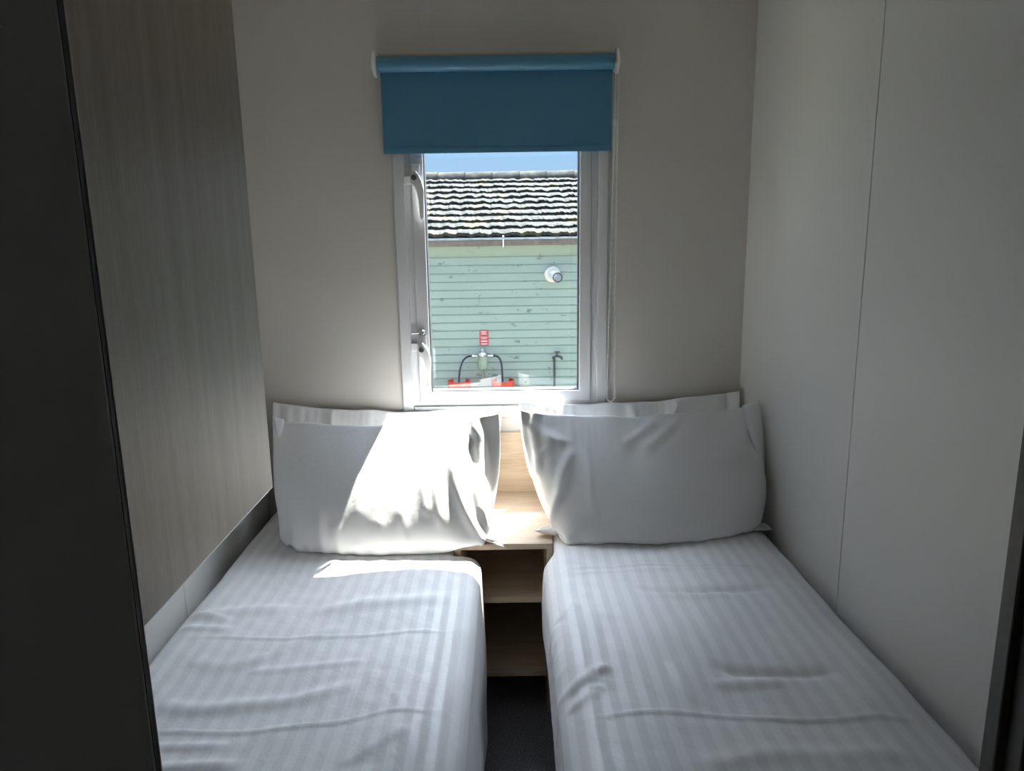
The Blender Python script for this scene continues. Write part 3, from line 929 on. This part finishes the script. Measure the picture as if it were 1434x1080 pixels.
# ribbed cladding
prof = []
z = -1.05
pitch = .0765
while z < 1.30:
    prof += [(NY, z), (NY + .002, z + pitch * .35), (NY + .005, z + pitch * .8), (NY + .012, z + pitch * .93), (NY + .013, z + pitch * .97)]
    z += pitch
prof.append((NY + .004, z))
poly = prof + [(NY + .08, z), (NY + .08, -1.05)]
MB().prism(poly, 'X', -5.2, 5.2).build('cladding', M['clad'], nb)
MB().box(-5.2, 5.2, NY + .0805, NY + 3.6, -1.0, 1.30).build('body', M['clad'], nb)
MB().box(-5.2, 5.2, NY - .012, NY - .001, 1.185, 1.262, 0.003, 2).build('frieze_board', M['clad'], nb)
MB().box(-5.3, 5.3, NY - .075, NY - .0215, 1.262, 1.315, 0.006, 2).build('gutter', M['fascia'], nb)
MB().box(-5.3, 5.3, NY - .085, NY - .01, 1.3155, 1.335, 0.004, 2).build('gutter_lip', M['gutter'], nb)
MB().box(-.055, -.040, NY - .098, NY - .086, 1.25, 1.345, 0.002, 2).ball((-.0475, NY - .095, 1.34), .013).build('gutter_bracket', M['steel'], nb)
# roof: overlapping courses of wavy tiles
def tile_roof():
    pitch_a = math.radians(20.3)
    ca, sa = math.cos(pitch_a), math.sin(pitch_a)
    xs = np.arange(-5.3, 5.3, .02)
    L = .178
    y0, z0 = NY - .06, 1.345
    verts, faces = [], []
    rng = np.random.default_rng(3)
    for c in range(10):
        s0 = c * L
        ph = .075 if c % 2 else 0
        wob = rng.normal(size=len(xs)) * .0035
        wave = .012 * np.abs(np.sin(math.pi * (xs + .03) / .152)) + .0035 * np.sin(xs * 9 + c) + wob
        drop = .010 * np.sin(xs * 2 * math.pi / .152 + c) + rng.normal(size=len(xs)) * .004
        rows = [(s0 + .02, -.012, 0), (s0 - .008, .000, 1), (s0 - .006, .029, 1), (s0 + .06, .027, .8), (s0 + L + .02, .004, .4)]
        b0 = len(verts)
        for s, h, wv in rows:
            hh = h + wave * wv
            ss = s + drop * (1 if wv == 1 else .3)
            for i, x in enumerate(xs):
                verts.append((float(x), float(y0 + ss[i] * ca - hh[i] * sa), float(z0 + ss[i] * sa + hh[i] * ca)))
        n = len(xs)
        for r in range(len(rows) - 1):
            for i in range(n - 1):
                a = b0 + r * n + i
                faces.append((a, a + 1, a + n + 1, a + n))
    me = bpy.data.meshes.new('tiled_roof')
    me.from_pydata(verts, [], faces)
    o = link_mesh('tiled_roof', me, M['tiles'], nb)
    top_y, top_z = y0 + 10 * L * ca, z0 + 10 * L * sa
    # solid under-roof and far slope
    MB().prism([(NY - .03, 1.318), (top_y, top_z - .03), (2 * top_y - NY + .1, 1.318)], 'X', -5.3, 5.3).build('roof_slope', M['tiles'], nb)
    m = MB()
    k = 0
    x = -5.3
    while x < 5.28:
        m.lathe([(.125, x), (.130, x + .28), (.140, x + .30)], (0, top_y + .02, top_z - .045), 'X', 28)
        x += .302; k += 1
    m.build('ridge_cap', M['tiles'], nb, auto=40)
tile_roof()
# balanced flue terminal
fx, fz = .405, .992
m = MB().lathe([(.078, 0), (.078, -.012), (.070, -.022), (.045, -.024)], (fx, NY - .001, fz), 'Y', 36)
fl = m.build('flue_terminal', M['flue'], nb, auto=40)
m = MB()
m.tube([(fx + .003, NY - .02, fz - .002), (fx + .040, NY - .15, fz - .022)], .044, 28)
m.build('flue_pipe', M['white_plastic'], fl, auto=50)
m = MB()
m.lathe([(.046, 0), (.046, -.016), (.036, -.016), (.036, -.004)], (fx + .040, NY - .148, fz - .022), 'Y', 28)
m.build('flue_ring', M['flue_dark'], fl, auto=40)
m = MB()
m.lathe([(.035, 0), (.035, -.003)], (fx + .040, NY - .154, fz - .022), 'Y', 24)
for r, c in ((0, 1), (.017, 6), (.029, 10)):
    for k in range(c):
        a = 2 * math.pi * k / c
        m.ball((fx + .040 + r * math.cos(a), NY - .158, fz - .022 + r * math.sin(a)), .0058)
m.build('flue_grille', M['grille'], fl, auto=40)

# red notice on the cladding
sg = empty('warning_sign', (-.245, NY - .003, .33), 'small red notice with white lettering fixed to the green caravan above the gas regulator', 'sign')
sx, sz, sw, shh = -.245, .402, .084, .146
MB().box(sx - sw / 2, sx + sw / 2, NY - .006, NY - .001, sz - shh / 2, sz + shh / 2, 0.001, 1).build('plate', M['red'], sg)
m = MB()
for k, (zz, w0, hh) in enumerate(((.060, .030, .004), (.047, .022, .003), (.036, .027, .003), (.008, .032, .003), (-.006, .024, .003))):
    x = -w0
    while x < w0 - .004:
        l = random.uniform(.005, .012)
        m.box(sx + x, sx + min(x + l, w0), NY - .0075, NY - .0062, sz + zz - hh, sz + zz + hh)
        x += l + .003
m.build('lettering', M['white_ink'], sg)
for a, b_ in ((.036, .026), (.062, .053)):
    MB().box(sx - .030, sx + .030, NY - .0075, NY - .0062, sz - a, sz - b_).build('text_bar', M['white_ink'], sg)
m = MB()
m.box(sx - .012, sx - .006, NY - .0078, NY - .0062, sz + .012, sz + .030).box(sx + .004, sx + .010, NY - .0078, NY - .0062, sz + .012, sz + .030)
m.box(sx - .006, sx + .004, NY - .0078, NY - .0062, sz + .016, sz + .021)
m.build('symbol', M['dark_ink'], sg)

# gas regulator with two hoses down to the bottles
rx, rz = -.262, .19
rg = empty('gas_regulator', (rx, NY - .02, .05), 'grey green gas changeover regulator with two black hoses on the caravan wall', 'regulator')
m = MB().lathe([(.030, -.085), (.044, -.07), (.047, .02), (.040, .045)], (rx, NY - .065, rz), 'Z', 24)
m.build('body', M['reg'], rg, auto=40)
m = MB().lathe([(.044, .0455), (.050, .055), (.050, .075), (.030, .092), (.012, .095), (.012, .120), (.006, .124)], (rx, NY - .065, rz), 'Z', 24)
m.box(rx - .02, rx + .02, NY - .030, NY - .001, rz + .0, rz + .05)
m.build('bonnet', M['steel'], rg, auto=40)
m = MB().lathe([(.006, -.19), (.010, -.18), (.014, -.16), (.014, -.125), (.008, -.115), (.008, -.0855)], (rx, NY - .065, rz), 'Z', 14)
m.build('drain_valve', M['brass'], rg, auto=40)
for s in (-1, 1):
    MB().tube([(rx + s * .048, NY - .065, rz + .048), (rx + s * .078, NY - .065, rz + .048), (rx + s * .079, NY - .065, rz + .048), (rx + s * .1, NY - .065, rz + .048)],
              [.010, .010, .0155, .0155], 12).build('inlet_union', M['steel'], rg, auto=40)
for s, xe in ((-1, -.215), (1, .190)):
    pts = []
    P0, P1, P2, P3 = [Vector(v) for v in ((rx + s * .098, NY - .065, rz + .048), (rx + s * .20, NY - .075, rz + .06), (rx + s * .20 - .02, NY - .2, rz - .05), (rx + xe - s * .0, NY - .27, GZ + 1.215))]
    for k in range(19):
        t = k / 18
        pts.append(P0 * (1 - t) ** 3 + P1 * 3 * t * (1 - t) ** 2 + P2 * 3 * t * t * (1 - t) + P3 * t ** 3)
    MB().tube(pts, .0085, 10).build('hose', M['black'], rg, auto=60)

def gas_bottle(x, label):
    y = NY - .27
    g = empty('gas_bottle', (x, y, GZ), label, 'gas bottle', 'red gas bottles outside')
    m = MB().lathe([(.17, .0), (.176, .02), (.176, .98), (.168, 1.04), (.135, 1.09), (.08, 1.115), (.03, 1.12)], (x, y, GZ), 'Z', 40)
    m.build('cylinder', M['bottle'], g, auto=50)
    m = MB()
    for a0, a1 in ((-.55 * math.pi, .55 * math.pi),):
        seg = 22
        ring = []
        for k in range(seg + 1):
            a = -math.pi / 2 + (k / seg - .5) * 1.62 * math.pi
            for r, h in ((.105, 1.09), (.105, 1.262), (.1005, 1.262), (.1005, 1.09)):
                ring.append(m.bm.verts.new((x + r * math.cos(a), y + r * math.sin(a), GZ + h)))
        for k in range(seg):
            for c in range(4):
                a, b_ = k * 4 + c, k * 4 + (c + 1) % 4
                m.bm.faces.new((ring[a], ring[b_], ring[b_ + 4], ring[a + 4]))
        m.bm.faces.new(ring[:4]); m.bm.faces.new(ring[-4:][::-1])
    m.build('collar', M['bottle'], g, auto=50)
    m = MB().lathe([(.0215, 1.1205), (.0215, 1.17), (.028, 1.175), (.028, 1.20), (.012, 1.205)], (x, y, GZ), 'Z', 16)
    m.build('valve', M['brass'], g, auto=40)
gas_bottle(rx - .215, 'left red gas bottle outside, under the regulator, its top at the foot of the window')
gas_bottle(rx + .190, 'right red gas bottle outside, its collar showing at the foot of the window')

# standpipe tap on the cladding
tp = empty('outside_tap', (.425, NY - .03, GZ), 'thin dark standpipe with a small tap on the caravan wall right of the gas bottles', 'tap')
MB().tube([(.42, NY - .035, GZ), (.42, NY - .035, .20)], .010, 10).build('pipe', M['flue_dark'], tp, auto=50)
m = MB().tube([(.40, NY - .035, .20), (.44, NY - .04, .225), (.485, NY - .055, .215), (.49, NY - .06, .19)], .011, 10)
m.tube([(.445, NY - .04, .225), (.445, NY - .04, .26)], .007, 8).tube([(.42, NY - .04, .262), (.47, NY - .04, .262)], .007, 8)
m.build('spout', M['flue_dark'], tp, auto=50)

# ------------------------------------------------------------------ light
w = bpy.data.worlds.new('sky'); SC.world = w
w.use_nodes = True
nt = w.node_tree
bg = nt.nodes['Background']
tc = N(nt, 'ShaderNodeTexCoord')
sp = N(nt, 'ShaderNodeSeparateXYZ'); nt.links.new(tc.outputs['Generated'], sp.inputs[0])
cr = N(nt, 'ShaderNodeValToRGB')
e = cr.color_ramp.elements
e[0].position = 0.0; e[0].color = (0.20, 0.295, 0.41, 1)
e[1].position = 0.6; e[1].color = (0.12, 0.23, 0.45, 1)
x = e.new(0.12); x.color = (0.165, 0.265, 0.405, 1)
nt.links.new(sp.outputs[2], cr.inputs[0])
# the sky brightens towards the sun
SUN_DIR = Vector((.28, .545, 1.10)).normalized()
dp = N(nt, 'ShaderNodeVectorMath', operation='DOT_PRODUCT'); dp.inputs[1].default_value = SUN_DIR
nt.links.new(tc.outputs['Generated'], dp.inputs[0])
au = N(nt, 'ShaderNodeMapRange', interpolation_type='SMOOTHSTEP')
au.inputs['From Min'].default_value = 0.62; au.inputs['From Max'].default_value = 1.0; au.inputs['To Max'].default_value = 11.5
nt.links.new(dp.outputs['Value'], au.inputs['Value'])
sc_ = N(nt, 'ShaderNodeVectorMath', operation='SCALE'); sc_.inputs[0].default_value = (0.76, 0.83, 0.98)
nt.links.new(au.outputs[0], sc_.inputs['Scale'])
ads = N(nt, 'ShaderNodeVectorMath', operation='ADD')
nt.links.new(cr.outputs[0], ads.inputs[0]); nt.links.new(sc_.outputs[0], ads.inputs[1])
nt.links.new(ads.outputs[0], bg.inputs['Color'])
bg.inputs['Strength'].default_value = 0.30

sun = bpy.data.lights.new('sun', 'SUN')
sun.energy = 4.3; sun.angle = math.radians(0.53); sun.color = (1.0, 0.95, 0.87)
so = bpy.data.objects.new('sun', sun); COL.objects.link(so)
d = SUN_DIR
so.rotation_euler = d.to_track_quat('Z', 'Y').to_euler()
so.location = (2, 5, 9)

# ------------------------------------------------------------------ camera
cam = bpy.data.cameras.new('camera')
co = bpy.data.objects.new('camera', cam); COL.objects.link(co)
F_PX = 1040.0
cam.sensor_fit = 'HORIZONTAL'; cam.sensor_width = 36.0
cam.lens = F_PX * 36.0 / 1434.0
cam.clip_start = 0.02
yaw, pitch_c, roll = math.radians(-.105), math.radians(11.82), math.radians(.869)
fwd = Vector((-math.sin(yaw) * math.cos(pitch_c), math.cos(yaw) * math.cos(pitch_c), -math.sin(pitch_c)))
r = Vector((math.cos(yaw), math.sin(yaw), 0)); up = r.cross(fwd)
R2 = r * math.cos(roll) - up * math.sin(roll); U2 = up * math.cos(roll) + r * math.sin(roll)
co.matrix_world = Matrix(((R2.x, U2.x, -fwd.x, 0), (R2.y, U2.y, -fwd.y, 0), (R2.z, U2.z, -fwd.z, 1.4), (0, 0, 0, 1)))
SC.camera = co

SC.view_settings.view_transform = 'Standard'
SC.view_settings.look = 'None'
SC.view_settings.gamma = 1.0
SC.view_settings.use_curve_mapping = False
SC.view_settings.exposure = 3.2
cy_ = SC.cycles
cy_.max_bounces = 14; cy_.diffuse_bounces = 10; cy_.transparent_max_bounces = 12
cy_.use_denoising = True
